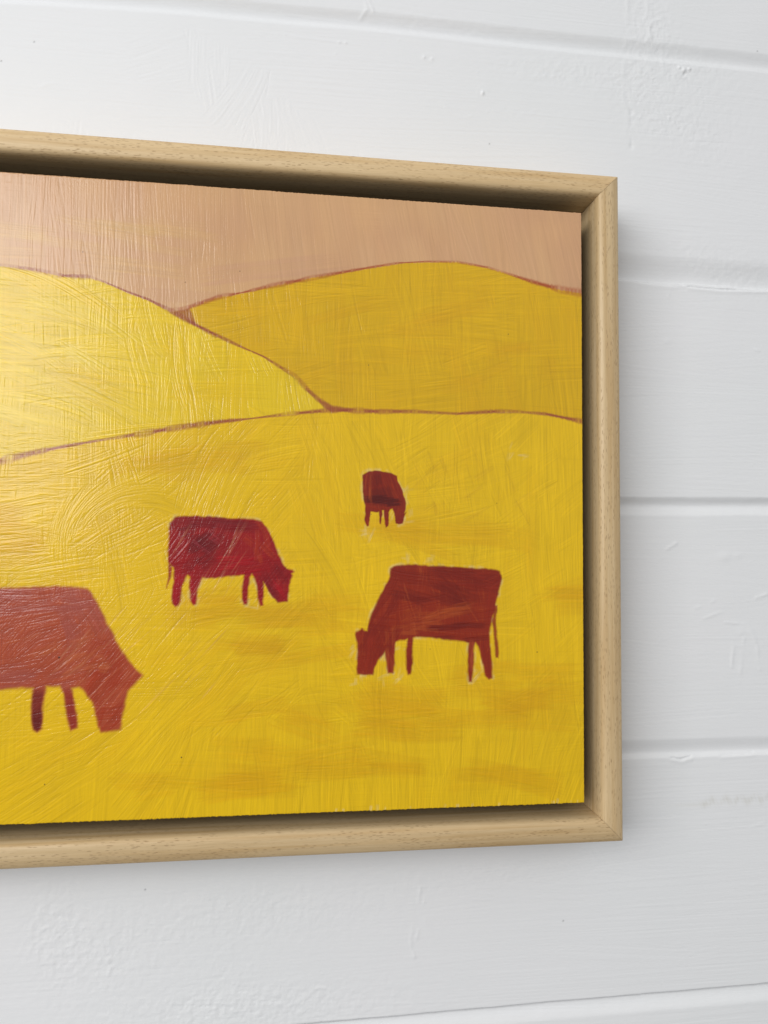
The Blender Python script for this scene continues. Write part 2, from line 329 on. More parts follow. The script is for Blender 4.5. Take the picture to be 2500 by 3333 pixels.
XX, ZZ = np.meshgrid(wf.xs.astype(np.float32), wf.zs.astype(np.float32))
def gauss(cx, cz, sx, sz): return np.exp(-((XX-cx)/sx)**2-((ZZ-cz)/sz)**2)
broad = fbm(wf.nz, wf.nx, 120, 3, 401)*0.28 + fbm(wf.nz, wf.nx, 30, 3, 411, 2.0)*0.05
fine = fbm(wf.nz, wf.nx, 5, 3, 421)
mod = fbm(wf.nz, wf.nx, 12, 2, 427)
ridged = 1-np.abs(fbm(wf.nz, wf.nx, 7, 3, 431))*3
wf.H += broad + fine*0.012
def rough(cx, cz, sx, sz, a): wf.H[:] += gauss(cx, cz, sx, sz)*a*(np.clip(ridged, -1, 1)*0.6+fine*1.4)
for a in ((-96, 272, 60, 6, .05), (-10, 252, 45, 9, .11), (36, 285, 16, 26, .13), (30, 245, 16, 18, .11), (62, 262, 26, 14, .09), (75, 225, 30, 30, .06), (50, 226, 20, 12, .08),
          (-285, -215, 14, 22, .13), (-262, -232, 30, 20, .12), (-200, -215, 45, 16, .08), (-160, -262, 60, 12, .10), (-215, -262, 60, 10, .09),
          (-60, -200, 60, 8, .06), (92, 138, 24, 14, .10), (60, 150, 22, 12, .06), (-200, -245, 18, 14, .07), (-30, 225, 60, 5, .03), (-140, -215, 50, 14, .05)):
    rough(*a)
def blob(cx, cz, r, a, asp=1.0):
    a *= .75
    d = np.hypot((XX-cx)/asp, ZZ-cz)/r; wf.H[:] += a*np.exp(-d**2*1.6)
def ring(cx, cz, rx, rz, a, w=0.8, a0=-math.pi, a1=math.pi):
    a = a*.6*np.clip(.6+mod*1.6, 0, 1.4)
    dx, dz = XX-cx, ZZ-cz; d = np.abs(np.hypot(dx/rx, dz/rz)-1)*min(rx, rz); th = np.arctan2(dz, dx)
    wf.H[:] += a*np.exp(-(d/w)**2)*((th >= a0) & (th <= a1))
def ridge(pts, a, w=0.8, wob=0.5):
    a = a*.6*np.clip(.6+mod*1.6, 0, 1.4)
    d = wf.line_dist(pts); wf.H[:] += a*np.exp(-((d+wob*fine)/w)**2)
blob(-98, 252, 1.1, .5); blob(-93.5, 251.6, .9, .45); ring(-95.5, 252, 4, 2, .12)
blob(-64, 234.5, 1.5, .9, .7); ring(-76, 230, 11, 11, .16, .9, -math.pi*.98, -1.0); ring(-64, 234, 3, 4.5, .12)
ridge([(-88, 238), (-90, 230), (-86, 224)], .14)
blob(58.5, 259.5, 1.8, 1.3, .9); blob(62, 260.5, 1.1, 1.1); blob(55.8, 260.8, 1.0, .9); blob(59, 257.2, 1.2, -.8); ring(58.8, 258.8, 5, 4, .25)
ring(43, 281, 6, 8, .18); blob(38, 278, 1.6, .3); blob(49, 280, 1.2, .3)
ridge([(-133, 283), (-130.5, 277), (-134, 272)], .4, 1.2); ridge([(-130, 282), (-127, 276)], .3, .8)
blob(-146, 256, .9, .35); blob(-142.5, 256, .9, .35); blob(-148, 249, .8, .25)
blob(49, 230, 1.2, .45); blob(52, 227, 1.0, .3); blob(44, 226, 1.0, .3)
ridge([(23.5, 300), (22.8, 270)], .24, 1.2, 1.2); ridge([(36, 300), (36.5, 270)], .3, 1.3, 1.2)      # upright joint between two blocks, filled
ridge([(21.5, 262), (20, 244), (23, 228), (22.6, 214)], .13, 1.3, 1.6); ridge([(25.2, 232), (25.4, 210)], -.5, 1.2, .8)
ridge([(-292, -224), (-289.5, -230), (-292, -237)], .42, 1.0); ring(-150, -262.5, 6.5, 8, .22, .6); ridge([(-151, -256), (-151.5, -270)], .18, .6)
blob(-257, -234, 1.7, .5, .8); ridge([(-259, -231), (-256, -236), (-257, -241)], .3, 1.0)
ridge([(-97.5, -206), (-99.5, -221), (-103, -232), (-100.5, -242)], .32, 1.0); ridge([(-95, -212), (-98, -226), (-100, -236)], .2, .8)
ring(92, -92, 8.5, 22, .3, 1.0, -0.2, math.pi*1.0); ridge([(91, -76), (88, -100)], .22, 1.2)
blob(80, -28.5, 3.2, .42, 1.6); blob(88, -28, 2.2, .25, 1.4); ridge([(44, -25), (50, -21)], .35, .9); ridge([(38, -33), (46, -23)], .12, .8)
blob(46, 96, 2.6, .2); ridge([(97, 94), (104, 93)], .3, .7); ridge([(50, 130), (47, 122)], .22, .8); ridge([(100, -52), (107, -50)], .35, 1.2)
ridge([(62, -58), (73, -54)], .35, 1.0); ridge([(66, -64), (78, -60)], .22, .9); ridge([(80, -66), (92, -67)], .22, .8); ridge([(84, -78), (95, -82)], .2, .8)
ridge([(-2, -178), (-1, -190), (3, -196)], .26, 1.1); ridge([(18, -184), (22, -192), (26, -184)], .24, 1.0); ridge([(95, -182), (103, -180)], .25, .8)
ridge([(-200, 199), (-197, 204)], .2, .6); ring(-297, 213, 7, 5, .14, .8)
ridge([(-96, -220), (-86, -250)], .08, 1.5)
for k in range(230):       # stray grit under the paint
    blob(random.uniform(-320, 125), random.uniform(-290, 310), random.uniform(.35, .8), random.uniform(.06, .22))
G0 = [(-340, 262.5), (-303.8, 264.6), (-229.9, 267.1), (-121.0, 268.3), (112.9, 267.2)]
GROOVES = [  # polyline of the crease, width above, width below, depth
    (G0, 8.0, 4.5, 2.2), ([(-340, 133), (18.7, 132.5), (67.3, 131.7), (120, 131.2)], 15.0, 2.4, 3.0), ([(-340, 0), (17.7, 0.3), (107.8, 1.4)], 5.2, 6.0, 2.6),
    ([(-340, -139.5), (19.4, -139.4), (105.1, -139.2)], 8.0, 3.0, 1.8), ([(-340, -275.5), (-116.6, -274), (-8.3, -272.3), (102.6, -271.2)], 2.4, 8.0, 2.5)]
def groove_h(x, z, wob):
    h = np.zeros_like(z)
    for pts, wu, wl, dp in GROOVES:
        zc = np.interp(x, [p[0] for p in pts], [p[1] for p in pts]) + wob
        t = z-zc
        up = sstep(wu, 0, t)**0.8; lo = sstep(-wl, 0, t)**0.9
        h -= dp*np.where(t >= 0, up, lo)*(np.abs(t) < 20)
    return h
fadex = sstep(0, 15, XX-WX0)*sstep(0, 15, WX1-XX)*sstep(0, 15, ZZ-WZ0)*sstep(0, 15, WZ1-ZZ)
wob = (0.35*fbm(wf.nz, wf.nx, 60, 3, 441) + 0.12*fbm(wf.nz, wf.nx, 10, 2, 453) + 0.5*fbm(wf.nz, wf.nx, 16, 2, 451)*np.exp(-((ZZ-132)/8)**2))*fadex
wf.H *= fadex
# flaking cracks along two creases
for pts, a in (([(60, 129.3), (80, 128.6), (104, 129.6), (112, 130.4)], .8), ([(30, 130.2), (52, 129.2)], .35), ([(46, -142), (52, -143), (58, -141.6)], .8), ([(76, -141.6), (90, -141.2), (96, -140.6)], .45)):
    d = wf.line_dist(pts); wf.H[:] -= a*np.exp(-((d+.3*fine)/.55)**2); 
    d2 = wf.line_dist([(x, z-1.4) for x, z in pts]); wf.H[:] += a*.3*np.exp(-((d2+.4*fine)/1.0)**2)
def ext(v0, v1, g, far):
    a = [v0-d for d in (1200, 700, 400, 220, 120, 60, 30, 12, 4)]; b = [v1+d for d in (4, 12, 30, 60, 120, 220, 400, 700, 1200)]
    return np.array(a), np.array(b)
ax, bx = ext(WX0, WX1, WG, 0); az, bz = ext(WZ0, WZ1, WG, 0)
# outside the detailed part keep the rows fine enough for the grooves
zr_lo = [-1200, -900, -700]; zr_hi = [700, 900, 1200]
xs = np.concatenate([ax, wf.xs, bx]); zs = np.concatenate([az, wf.zs, bz])
X, Z = np.meshgrid(xs, zs)
Hp = np.zeros(X.shape, np.float32); Wp = np.zeros(X.shape, np.float32)
nl, nb = len(ax), len(az)
Hp[nb:nb+wf.nz, nl:nl+wf.nx] = wf.H; Wp[nb:nb+wf.nz, nl:nl+wf.nx] = wob
Hp += groove_h(X, Z, Wp).astype(np.float32)
wc = np.ones(X.shape+(3,), np.float32)
# grime smear low on the right, and a few dark specks
sm = np.exp(-((Z+167-0.03*(X-80)+1.2*np.sin(X*.7))/2.2)**2)*sstep(60, 68, X)*0.12*(0.55+0.3*np.sin(X*.9+1.3*np.sin(X*.37))+0.2*np.sin(X*2.9+Z)) + np.exp(-((Z+168.5)/1.2)**2)*sstep(35, 62, X)*(X < 70)*0.06
wc *= (1-sm[..., None]*np.array([.8, .9, 1.2]))
for (sx, sz) in ((-307, 240), (-323, 228), (106, 276), (-240, -200), (-205, 140), (-301, 170), (-18, -228), (-178, 188), (-60, 205)):
    wc *= (1-0.55*np.exp(-((X-sx)**2+(Z-sz)**2)/0.18))[..., None]
wall = grid_mesh('wall', X, -Hp, Z, None, wc, M_WALL)
wall['label'] = 'white painted block wall with level grooves and brush marks behind the framed picture'
wall['category'] = 'wall'

# ------------------------------------------------------------------ the painting
OX0, OX1, OZ0, OZ1 = -447.0, 0.0, -172.5, 172.5     # outside of the frame
PX0, PX1, PZ0, PZ1, PG = -427.0, -20.1, -152.8, 151.6, 0.2
FY = -38.0            # front of the frame
PY = -36.0            # face of the painting
pf = Field(PX0, PX1, PZ0, PZ1, PG)
pf.cov = 0.5; pf.amp = 1.1
NZ, NX = pf.nz, pf.nx
XX, ZZ = np.meshgrid(pf.xs.astype(np.float32), pf.zs.astype(np.float32))
def zl(tab): return np.interp(pf.xs, [p[0] for p in tab], [p[1] for p in tab]).astype(np.float32)
LEFT_HILL = [(-430, 60), (-390, 84), (-350, 99), (-325, 104.5)] + LEFT_HILL
FIELD_TOP = [(-430, -22), (-380, -6), (-340, 4)] + FIELD_TOP
jag = (0.3*vnoise(NZ, NX, 60, 4, 77)+0.2*vnoise(NZ, NX, 30, 2, 78)+0.6*vnoise(NZ, NX, 90, 60, 79))
zlh = zl(LEFT_HILL)[None]; zft = zl(FIELD_TOP)[None]; zrh = zl(RIGHT_HILL)[None]
is_x_left = XX < -150.4
left = sstep(-0.35, 0.35, zlh-ZZ+jag*.5)*is_x_left*sstep(-.5, .5, ZZ-zft)
right = sstep(-0.5, 0.5, zrh-ZZ+jag*.8)*(XX > -229)*(1-sstep(-0.35, .35, zlh-ZZ+jag*.4)*is_x_left)*sstep(-.5, .5, ZZ-zft)
field = sstep(-.35, .35, zft-ZZ+jag*.4)
SKY, SKY2 = lin((208, 163, 116)), lin((201, 154, 114))
YL, YLH, YRH, OCH = lin((225, 183, 14)), lin((225, 190, 26)), lin((211, 167, 4)), lin((210, 158, 4))
BR = lin((150, 72, 44)); PALE = lin((222, 200, 140))
def c3(c): return np.array(c, np.float32)
blend = vnoise(NZ, NX, 90, 160, 31)[..., None]*0.5+0.5
pf.C = (c3(SKY)*(1-blend)+c3(SKY2)*blend)*np.ones((NZ, NX, 1), np.float32)
skyd = sstep(-60, -20, XX)[..., None]*0.5
pf.C = pf.C*(1-skyd)+c3(lin((190, 146, 112)))*skyd
pf.C = pf.C*(1-right[..., None])+c3(YRH)*right[..., None]
pf.C = pf.C*(1-left[..., None])+c3(YLH)*left[..., None]
pf.C = pf.C*(1-field[..., None])+c3(YL)*field[..., None]
rad = math.radians
U = random.uniform
sky = np.clip(1-left-right-field, 0, 1)
# primer: long upright strokes crossed by level ones
for k in range(420): pf.stroke(U(PX0, PX1), U(PZ0, PZ1), rad(random.gauss(90, 2.5)), U(50, 120), U(10, 24), 0, U(.010, .020), .5)
for k in range(160): pf.stroke(U(PX0, PX1), U(PZ0, PZ1), rad(random.gauss(0, 3)), U(40, 90), U(8, 20), 0, U(.006, .013), .35)
# sky
for k in range(330):
    x = U(PX0, PX1); z = U(78, 152); lean = np.interp(x, [-310, -210, -120, -60, -20], [91, 93, 102, 100, 104])
    c = random.choice([SKY, SKY, SKY2, lin((208, 168, 124)), lin((200, 156, 120))])
    pf.stroke(x, z, rad(lean+random.gauss(0, 3.5)), U(22, 60), U(8, 18), U(-.002, .002), U(.008, .017), .85, c, U(.06, .18), clip=sky)
for k in range(14): pf.stroke(U(-320, -215), U(104, 134), rad(U(-8, 2)), U(30, 60), U(4, 9), 0, .01, .2, lin((212, 174, 104)), U(.08, .18), clip=sky)
for k in range(10): pf.stroke(U(-240, -80), U(92, 112), rad(U(-4, 14)), U(30, 70), U(6, 12), 0, .008, .2, lin((190, 140, 118)), U(.12, .25), clip=sky)
# left hill
for k in range(260):
    x = U(PX0, -155); z = U(0, 104)
    if x < -245: a = random.choice([random.gauss(0, 7), random.gauss(0, 7), random.gauss(-20, 6)])
    else: a = random.choice([random.gauss(-34, 6), random.gauss(92, 6), random.gauss(100, 8), random.gauss(5, 8)])
    c = random.choice([YLH, YLH, YL, lin((226, 194, 48)), lin((222, 184, 24))])
    pf.stroke(x, z, rad(a), U(22, 60), U(6, 15), U(-.012, .002), U(.014, .028), .7, c, U(.12, .38), clip=left)
for k in range(9): pf.stroke(U(-292, -230), U(44, 92), rad(U(-45, -15)), U(20, 40), U(5, 9), -.01, 0.014, .5, lin((220, 194, 60)), .15, clip=left)
# right hill
for k in range(230):
    x = U(-228, PX1); z = U(44, 121)
    a = random.choice([random.gauss(91, 3), random.gauss(91, 3), random.gauss(102, 5), random.gauss(4, 8), random.gauss(8, 6)])
    c = random.choice([YRH, YRH, lin((211, 162, 4)), lin((217, 170, 8))])
    pf.stroke(x, z, rad(a), U(18, 48), U(6, 14), U(-.004, .004), U(.010, .020), .65, c, U(.12, .35), clip=right)
# the field: the lean of the strokes changes from place to place
for k in range(1500):
    x = U(PX0, PX1); z = U(-153, 44)
    if x < -265 and z > -40: a = random.choice([random.gauss(2, 7), random.gauss(12, 8)])
    elif x < -225 and z > -45: a = random.choice([random.gauss(38, 9), random.gauss(100, 8), random.gauss(20, 8)])
    elif z < -112: a = np.interp(x, [-320, -260, -200, -130, -60, -20], [28, 32, 88, 92, 84, 68])+random.gauss(0, 6)
    elif x < -165: a = random.choice([random.gauss(52, 6), random.gauss(46, 7), random.gauss(8, 6)])
    elif x < -118 and z > -20: a = random.gauss(105, 10)
    elif x > -62: a = random.choice([random.gauss(36, 5), random.gauss(94, 4), random.gauss(92, 3)])
    elif z > 5: a = random.choice([random.gauss(110, 7), random.gauss(92, 4), random.gauss(30, 8)])
    else: a = random.choice([random.gauss(91, 4), random.gauss(91, 4), random.gauss(115, 8), random.gauss(6, 6)])
    c = random.choice([YL, YL, YL, lin((224, 176, 10)), lin((229, 186, 20)), lin((222, 180, 16))])
    pf.stroke(x, z, rad(a), U(12, 40), U(4, 12), U(-.008, .008), U(.010, .022), .6, c, U(.08, .26), clip=field)
# wide fans of strokes round the middle
for k in range(46):
    t = k/46; th = rad(160-130*t)
    pf.stroke(-246+34*math.cos(th), -34+34*math.sin(th)+U(-3, 3), th-rad(72), U(18, 30), U(7, 12), -.02, .013, .4, YL, .25, clip=field)
for k in range(26):
    pf.stroke(-205+U(-10, 14), -8+U(-14, 26), rad(U(58, 72)), U(24, 44), U(7, 11), -.012, .017, .5, YL, .2, clip=field)
# darker ochre bands
for (x0, x1, z0, z1, n) in ((-185, -135, -64, -52, 10), (-190, -140, -82, -70, 8), (-235, -180, -62, -48, 6), (-150, -30, -112, -96, 16), (-190, -90, -122, -100, 12), (-240, -170, -142, -128, 10),
                            (-190, -110, -134, -122, 10), (-80, -45, -142, -134, 5), (-150, -60, -24, -8, 12), (-310, -280, -30, -10, 5), (-45, -22, -60, -40, 5), (-75, -25, -100, -84, 8), (-235, -190, 8, 22, 5)):
    for k in range(n): pf.stroke(U(x0, x1), U(z0, z1), rad(random.gauss(-1, 7)), U(20, 44), U(6, 14), U(-.006, .006), .009, .2, OCH, U(.16, .36), clip=field)
for k in range(14): pf.stroke(U(-150, -50), U(56, 98), rad(random.gauss(8, 9)), U(20, 40), U(6, 10), 0, .009, .25, lin((204, 152, 0)), U(.12, .25), clip=right)
for k in range(22): pf.stroke(U(-110, -50), U(-12, 24), rad(random.choice([32, 110])+random.gauss(0, 5)), U(8, 18), U(1, 3), 0, .02, .3, lin((184, 140, 30)), U(.08, .18), clip=field)
# outlines of the hills: broken brown line under the last coat
def outline(tab, w_fn, col, op, seed, off=0.0):
    d = pf.line_dist([(x, z+off) for x, z in tab])
    w = np.interp(pf.xs, *w_fn).astype(np.float32)[None]*1.15
    br = vnoise(NZ, NX, 60, 34, seed)*.5 + vnoise(NZ, NX, 40, 5, seed+2)*.2 + vnoise(NZ, NX, 16, 2, seed+1)*.14
    a = np.clip(sstep(w*1.15, w*.35, d+br*w*.9)*op*(0.72+1.1*br), 0, 1)
    a = a*(w > 0.02)
    pf.C[:] = pf.C*(1-a[..., None]) + c3(col)*a[..., None]
    pf.H[:] -= a*0.004
outline(RIGHT_HILL, ([-229, -206, -195, -175, -150, -130, -110, -80, -60, -45, -20], [1.0, 1.3, .7, 1.4, 1.1, .8, .5, .7, .6, 1.6, 2.2]), lin((164, 76, 36)), .95, 501, .3)
outline(LEFT_HILL, ([-330, -290, -270, -262, -240, -222, -200, -190, -165, -150], [.5, 1.1, 1.3, .5, .8, 1.4, 1.0, .45, 1.2, 1.4]), BR, .95, 511, .5)
outline(FIELD_TOP, ([-330, -300, -270, -255, -240, -215, -200, -190, -170, -150, -130, -110, -90, -70, -50, -40, -20], [1.8, 2.0, 1.1, .6, 1.5, 1.7, 1.5, .5, 1.0, 1.5, 1.6, 1.1, .7, 1.3, .7, 1.1, 1.6]), lin((154, 76, 46)), .95, 521, .4)
tri = pf.poly_sdf([(-230, 87.5), (-219.5, 90.5), (-215.5, 81), (-207, 76.6), (-222, 84)]); ta = sstep(-.8, .6, tri+jag*.6)*.75
pf.C = pf.C*(1-ta[..., None])+c3(BR)*ta[..., None]
tri = pf.poly_sdf([(-157, 48), (-150, 45), (-138, 43.5), (-150, 41.5), (-154, 44)]); ta = sstep(-.8, .6, tri+jag*.5)*.7
pf.C = pf.C*(1-ta[..., None])+c3(BR)*ta[..., None]
# bare primer along the lower edge and in small rubs
for k in range(16):
    x = U(-150, -22); pf.stroke(x, -152.4+U(-.5, .6), rad(random.gauss(80, 8)), U(2, 5), U(.8, 2), 0, .02, .5, PALE, U(.15, .4))
for (x, z) in ((-117, -88), (-123, -90), (-136, -90), (-118, -76), (-76, -88), (-78, -76), (-71, -77), (-60, 25), (-52, 22), (-131, -17.5), (-133, -16), (-112, 2), (-110, -10), (-119, -9), (-100, -32), (-113, -32), (-138, -76), (-221, -52), (-185, -52)):
    for k in range(4): pf.stroke(x+U(-2, 2), z+U(-3, 3), rad(random.choice([90, 60, 5])+random.gauss(0, 14)), U(3, 9), U(.8, 2.2), 0, .016, .4, PALE, U(.08, .26), clip=field, hard=.8)

# the cattle
edge_n = vnoise(NZ, NX, 4, 3, 61)*.08+vnoise(NZ, NX, 14, 9, 62)*.24
patch = vnoise(NZ, NX, 30, 22, 63)*.5+vnoise(NZ, NX, 12, 8, 64)*.35
def cow(poly, base, cols, strokes, soft=.85, tail=None, top=.995, halo=True, op_hi=.55):
    sd = pf.poly_sdf(poly)
    if halo:
        ha = sstep(-1.9, -.2, sd+edge_n*1.2)*np.clip(0.04+1.0*patch+0.8*edge_n, 0, .5)
        pf.C[:] = pf.C*(1-ha[..., None])+c3(PALE)*ha[..., None]
    m = sstep(-soft, soft*.8, sd+edge_n*.8)
    if tail is not None:
        td = pf.poly_sdf(tail); tm = sstep(-.6, .7, td+edge_n*1.0)*.9
        pf.C[:] = pf.C*(1-tm[..., None])+c3(base)*tm[..., None]
    under = np.clip(pf.H*14.0, -1, 1)
    a = (m*top*(1-.035*np.clip(under, 0, 1)))[..., None]
    pf.C[:] = pf.C*(1-a)+c3(base)*a
    for (n, x0, x1, z0, z1, ang, da, L, W, ci, op) in strokes:
        for k in range(n):
            pf.stroke(U(x0, x1), U(z0, z1), rad(ang+random.gauss(0, da)), U(*L), U(*W), U(-.03, .03), U(.008, .018), .35, cols[ci], U(op*.6, op), clip=m, hard=.5)
    # thin glaze: ridges of the strokes below show lighter
    hl = (np.clip(under-.25, 0, 1)*m*.3)[..., None]
    pf.C[:] = pf.C*(1-hl)+c3(cols[-1])*hl
    return sd
B_C = [lin((116, 10, 18)), lin((100, 12, 18)), lin((162, 4, 20)), lin((160, 44, 16)), lin((170, 60, 70))]
sdB = cow(COW_B, lin((146, 4, 18)), B_C,
    [(12, -222, -185, -16, -12, -2, 3, (12, 24), (3, 6), 0, .5), (10, -222, -205, -34, -16, 40, 12, (8, 16), (3, 6), 1, .5), (6, -214, -196, -32, -20, 0, 20, (10, 18), (4, 7), 1, .35),
     (9, -203, -186, -38, -30, 6, 5, (10, 20), (1.5, 4), 2, .5), (9, -190, -180, -30, -14, 115, 12, (8, 16), (2.5, 5), 3, .55), (4, -214, -203, -28, -20, -40, 6, (6, 10), (.8, 1.6), 4, .3),
     (7, -225, -221, -52, -40, 78, 5, (8, 12), (2, 4), 2, .5), (5, -218, -214, -52, -40, 72, 5, (8, 12), (2, 3), 2, .5), (10, -182, -171, -50, -36, 120, 12, (8, 14), (3, 5), 0, .5), (4, -178, -171, -50, -42, 120, 12, (5, 9), (2, 4), 2, .5)], tail=TAIL_B)
C_C = [lin((122, 26, 8)), lin((108, 20, 6)), lin((136, 34, 12)), lin((164, 70, 24)), lin((176, 84, 40))]
sdC = cow(COW_C, lin((138, 34, 10)), C_C,
    [(16, -116, -68, -44, -35, -6, 4, (14, 28), (4, 8), 0, .55), (10, -112, -80, -52, -42, -18, 6, (12, 24), (3, 6), 1, .5), (12, -98, -78, -60, -53, 9, 5, (10, 22), (1.5, 3), 3, .32),
     (10, -114, -98, -64, -55, 12, 10, (8, 18), (1.5, 4), 3, .3), (9, -98, -76, -71, -62, 0, 5, (10, 22), (2, 4), 1, .6), (6, -116, -100, -68, -62, 5, 5, (10, 16), (1.5, 3), 3, .45),
     (12, -132, -118, -78, -42, 62, 6, (14, 26), (3, 6), 0, .6), (6, -135, -128, -86, -68, 75, 8, (8, 14), (3, 5), 2, .6), (8, -78, -66, -50, -38, 30, 30, (6, 12), (2, 4), 2, .6),
     (7, -74, -68, -84, -54, 96, 6, (12, 22), (2, 4), 2, .6), (5, -80, -76, -90, -72, 90, 4, (8, 14), (1.5, 3), 4, .3), (5, -122, -118, -84, -66, 90, 4, (8, 16), (1.5, 3), 3, .4), (4, -111, -109, -86, -70, 90, 3, (8, 12), (1.5, 3), 0, .5)], tail=TAIL_C)
D_C = [lin((104, 20, 6)), lin((84, 12, 4)), lin((140, 40, 10)), lin((166, 70, 24))]
sdD = cow(COW_D, lin((128, 26, 8)), D_C,
    [(7, -131, -120, -2, 10, 100, 12, (6, 12), (3, 5), 0, .7), (5, -130, -117, -3, 0, 0, 5, (8, 14), (3, 5), 1, .9), (8, -122, -114, 0, 11, 118, 10, (5, 11), (1, 2.2), 2, .6),
     (5, -133, -129, 0, 11, 88, 4, (6, 12), (.8, 1.6), 3, .4), (5, -131, -122, -7, -4, -6, 5, (6, 10), (1, 1.8), 2, .5), (5, -118, -113, -12, -4, 80, 10, (4, 9), (1, 2), 2, .5), (4, -123, -121, -14, -8, 92, 4, (4, 6), (1, 2), 2, .5), (3, -132, -130, -14, -8, 88, 4, (4, 6), (1, 2), 2, .5)], soft=.5)
A_C = [lin((168, 74, 46)), lin((160, 76, 62)), lin((156, 52, 24)), lin((178, 88, 48)), lin((196, 122, 74))]
sdA = cow(COW_A, lin((166, 68, 42)), A_C,
    [(30, -318, -262, -84, -50, 22, 8, (12, 26), (3, 7), 0, .45), (16, -318, -266, -56, -46, 2, 4, (14, 30), (3, 6), 1, .45), (12, -272, -254, -68, -48, 115, 8, (10, 20), (4, 8), 1, .5),
     (14, -318, -270, -92, -82, 4, 5, (12, 24), (3, 6), 1, .45), (22, -262, -242, -110, -72, 55, 15, (10, 20), (4, 8), 2, .6), (12, -300, -258, -84, -58, 28, 8, (8, 18), (2, 5), 3, .45),
     (8, -262, -246, -90, -70, 10, 10, (5, 12), (2, 4), 2, .5), (6, -258, -252, -84, -76, 0, 5, (5, 8), (1.5, 3), 3, .4)], soft=1.25, halo=False, top=.99)
for poly, c in ((LEG_A1, lin((112, 26, 20))), (LEG_A2, lin((142, 42, 28)))):
    sd = pf.poly_sdf(poly); m = sstep(-.8, 1.0, sd+edge_n)*sstep(-89, -95, ZZ)*.85
    pf.C[:] = pf.C*(1-m[..., None])+c3(c)*m[..., None]
sd = pf.poly_sdf(LEG_A1); m = sstep(-.3, 1.4, sd+edge_n)*sstep(-98, -106, ZZ)*.6
pf.C[:] = pf.C*(1-m[..., None])+c3(lin((84, 12, 12)))*m[..., None]
# long thin scratches of the yellow coat that run over everything, and fine grain
for k in range(46):
    x, z = random.choice([(U(-222, -190), U(-48, -18)), (U(-275, -245), U(-100, -60)), (U(-250, -200), U(-95, -60))])
    a = 62 if x > -230 and z > -52 else 48
    pf.stroke(x, z, rad(a+random.gauss(0, 4)), U(14, 34), U(.5, 1.1), 0, .022, .35, lin((206, 150, 110)), U(.06, .22), hard=.8)
hpt = (0.115-.035*sky)*np.clip(pf.H*20, -1.5, 1)
pf.H += 0.003*vnoise(NZ, NX, 2.2, 2.2, 71) + 0.006*vnoise(NZ, NX, 5, 5, 72) + .03*fbm(NZ, NX, 160, 3, 73)
tone = 1+0.05*fbm(NZ, NX, 260, 3, 81)[..., None]+hpt[..., None]
pf.C *= tone
for (x, z, r) in ((-275.3, -77.2, .42), (-219, -124.5, .3), (-222, 103, .2), (-130, -8.5, .2), (-60, 85, .22), (-196, 110, .2), (-66, -2, .2), (-280, -135, .25), (-132, 66, .2), (-100, -75, .18), (-45, -77, .25), (-270, 115, .2)):
    m = sstep(r+.12, r-.1, np.hypot(XX-x, (ZZ-z)*.9))[..., None]*.9
    pf.C[:] = pf.C*(1-m)+c3((.02, .012, .01))*m
    pf.H += m[..., 0]*.05
pf.C = np.clip(pf.C, 0.002, .9)

painting = bpy.data.objects.new('framed_painting', None); scene.collection.objects.link(painting)
painting.location = (-0.2235, 0, -0.1725)
painting['label'] = 'painting of four red cows in yellow fields set in a pale wooden tray frame'
painting['category'] = 'painting'
bpy.context.view_layer.update()
def adopt(o, p, label=None):
    o.parent = p
    o.matrix_parent_inverse = Matrix.Translation(-Vector(painting.location))
    if p is not painting: o.matrix_parent_inverse = Matrix.Identity(4)
    if label: o['label'] = label
    return o
# surface: full detail where the photograph looks, thinned out to the left of it
cols_i = np.concatenate([np.arange(0, int((-335-PX0)/PG), 4), np.arange(int((-335-PX0)/PG), NX)])
rows_i = np.arange(NZ)
Xp = XX[np.ix_(rows_i, cols_i)].astype(np.float64); Zp = ZZ[np.ix_(rows_i, cols_i)].astype(np.float64)
Hq = pf.H[np.ix_(rows_i, cols_i)]; Cq = pf.C[np.ix_(rows_i, cols_i)]
# uneven lip of paint along the edges of the board
def lip(n, seed, a):
    g = np.random.default_rng(seed); v = np.interp(np.arange(n), np.arange(0, n+8, 3), g.uniform(-1, 1, len(np.arange(0, n+8, 3))))
    w = np.interp(np.arange(n), np.arange(0, n+80, 40), g.uniform(-1, 1, len(np.arange(0, n+80, 40))))
    return a*(np.clip(v*.8+w*.4, -.6, 2))
ncol = Xp.shape[1]
kz = np.clip(1-np.arange(NZ)/4, 0, 1)[:, None]
Zp -= kz*lip(ncol, 3, .3)[None]; Zp += kz[::-1]*lip(ncol, 4, .22)[None]
kx = np.clip(1-np.arange(ncol)/4, 0, 1)[None, ::-1]; Xp += kx*lip(NZ, 6, .15)[:, None]
Yp = PY-Hq.astype(np.float64)
edge = np.minimum(np.minimum(np.arange(NZ)[:, None], (NZ-1-np.arange(NZ))[:, None]), (ncol-1-np.arange(ncol))[None])
Yp += np.interp(edge, [0, 1, 2, 3], [.9, .25, .06, 0])
sdA, sdB, sdC, sdD = [s[np.ix_(rows_i, cols_i)] for s in (sdA, sdB, sdC, sdD)]
reg = np.zeros(Xp.shape, np.int8)            # 0 field
lq, rq, fq = [s[np.ix_(rows_i, cols_i)] for s in (left, right, field)]
reg[(sky[np.ix_(rows_i, cols_i)] > .5)] = 1
reg[lq > .5] = 2; reg[rq > .5] = 3
tB = pf.poly_sdf(TAIL_B)[np.ix_(rows_i, cols_i)]; tC = pf.poly_sdf(TAIL_C)[np.ix_(rows_i, cols_i)]
reg[np.maximum(sdA, -9) > -.2] = 4; reg[np.maximum(sdB, tB) > -.2] = 5; reg[np.maximum(sdC, tC) > -.2] = 6; reg[sdD > -.2] = 7
rf = reg[:-1, :-1]
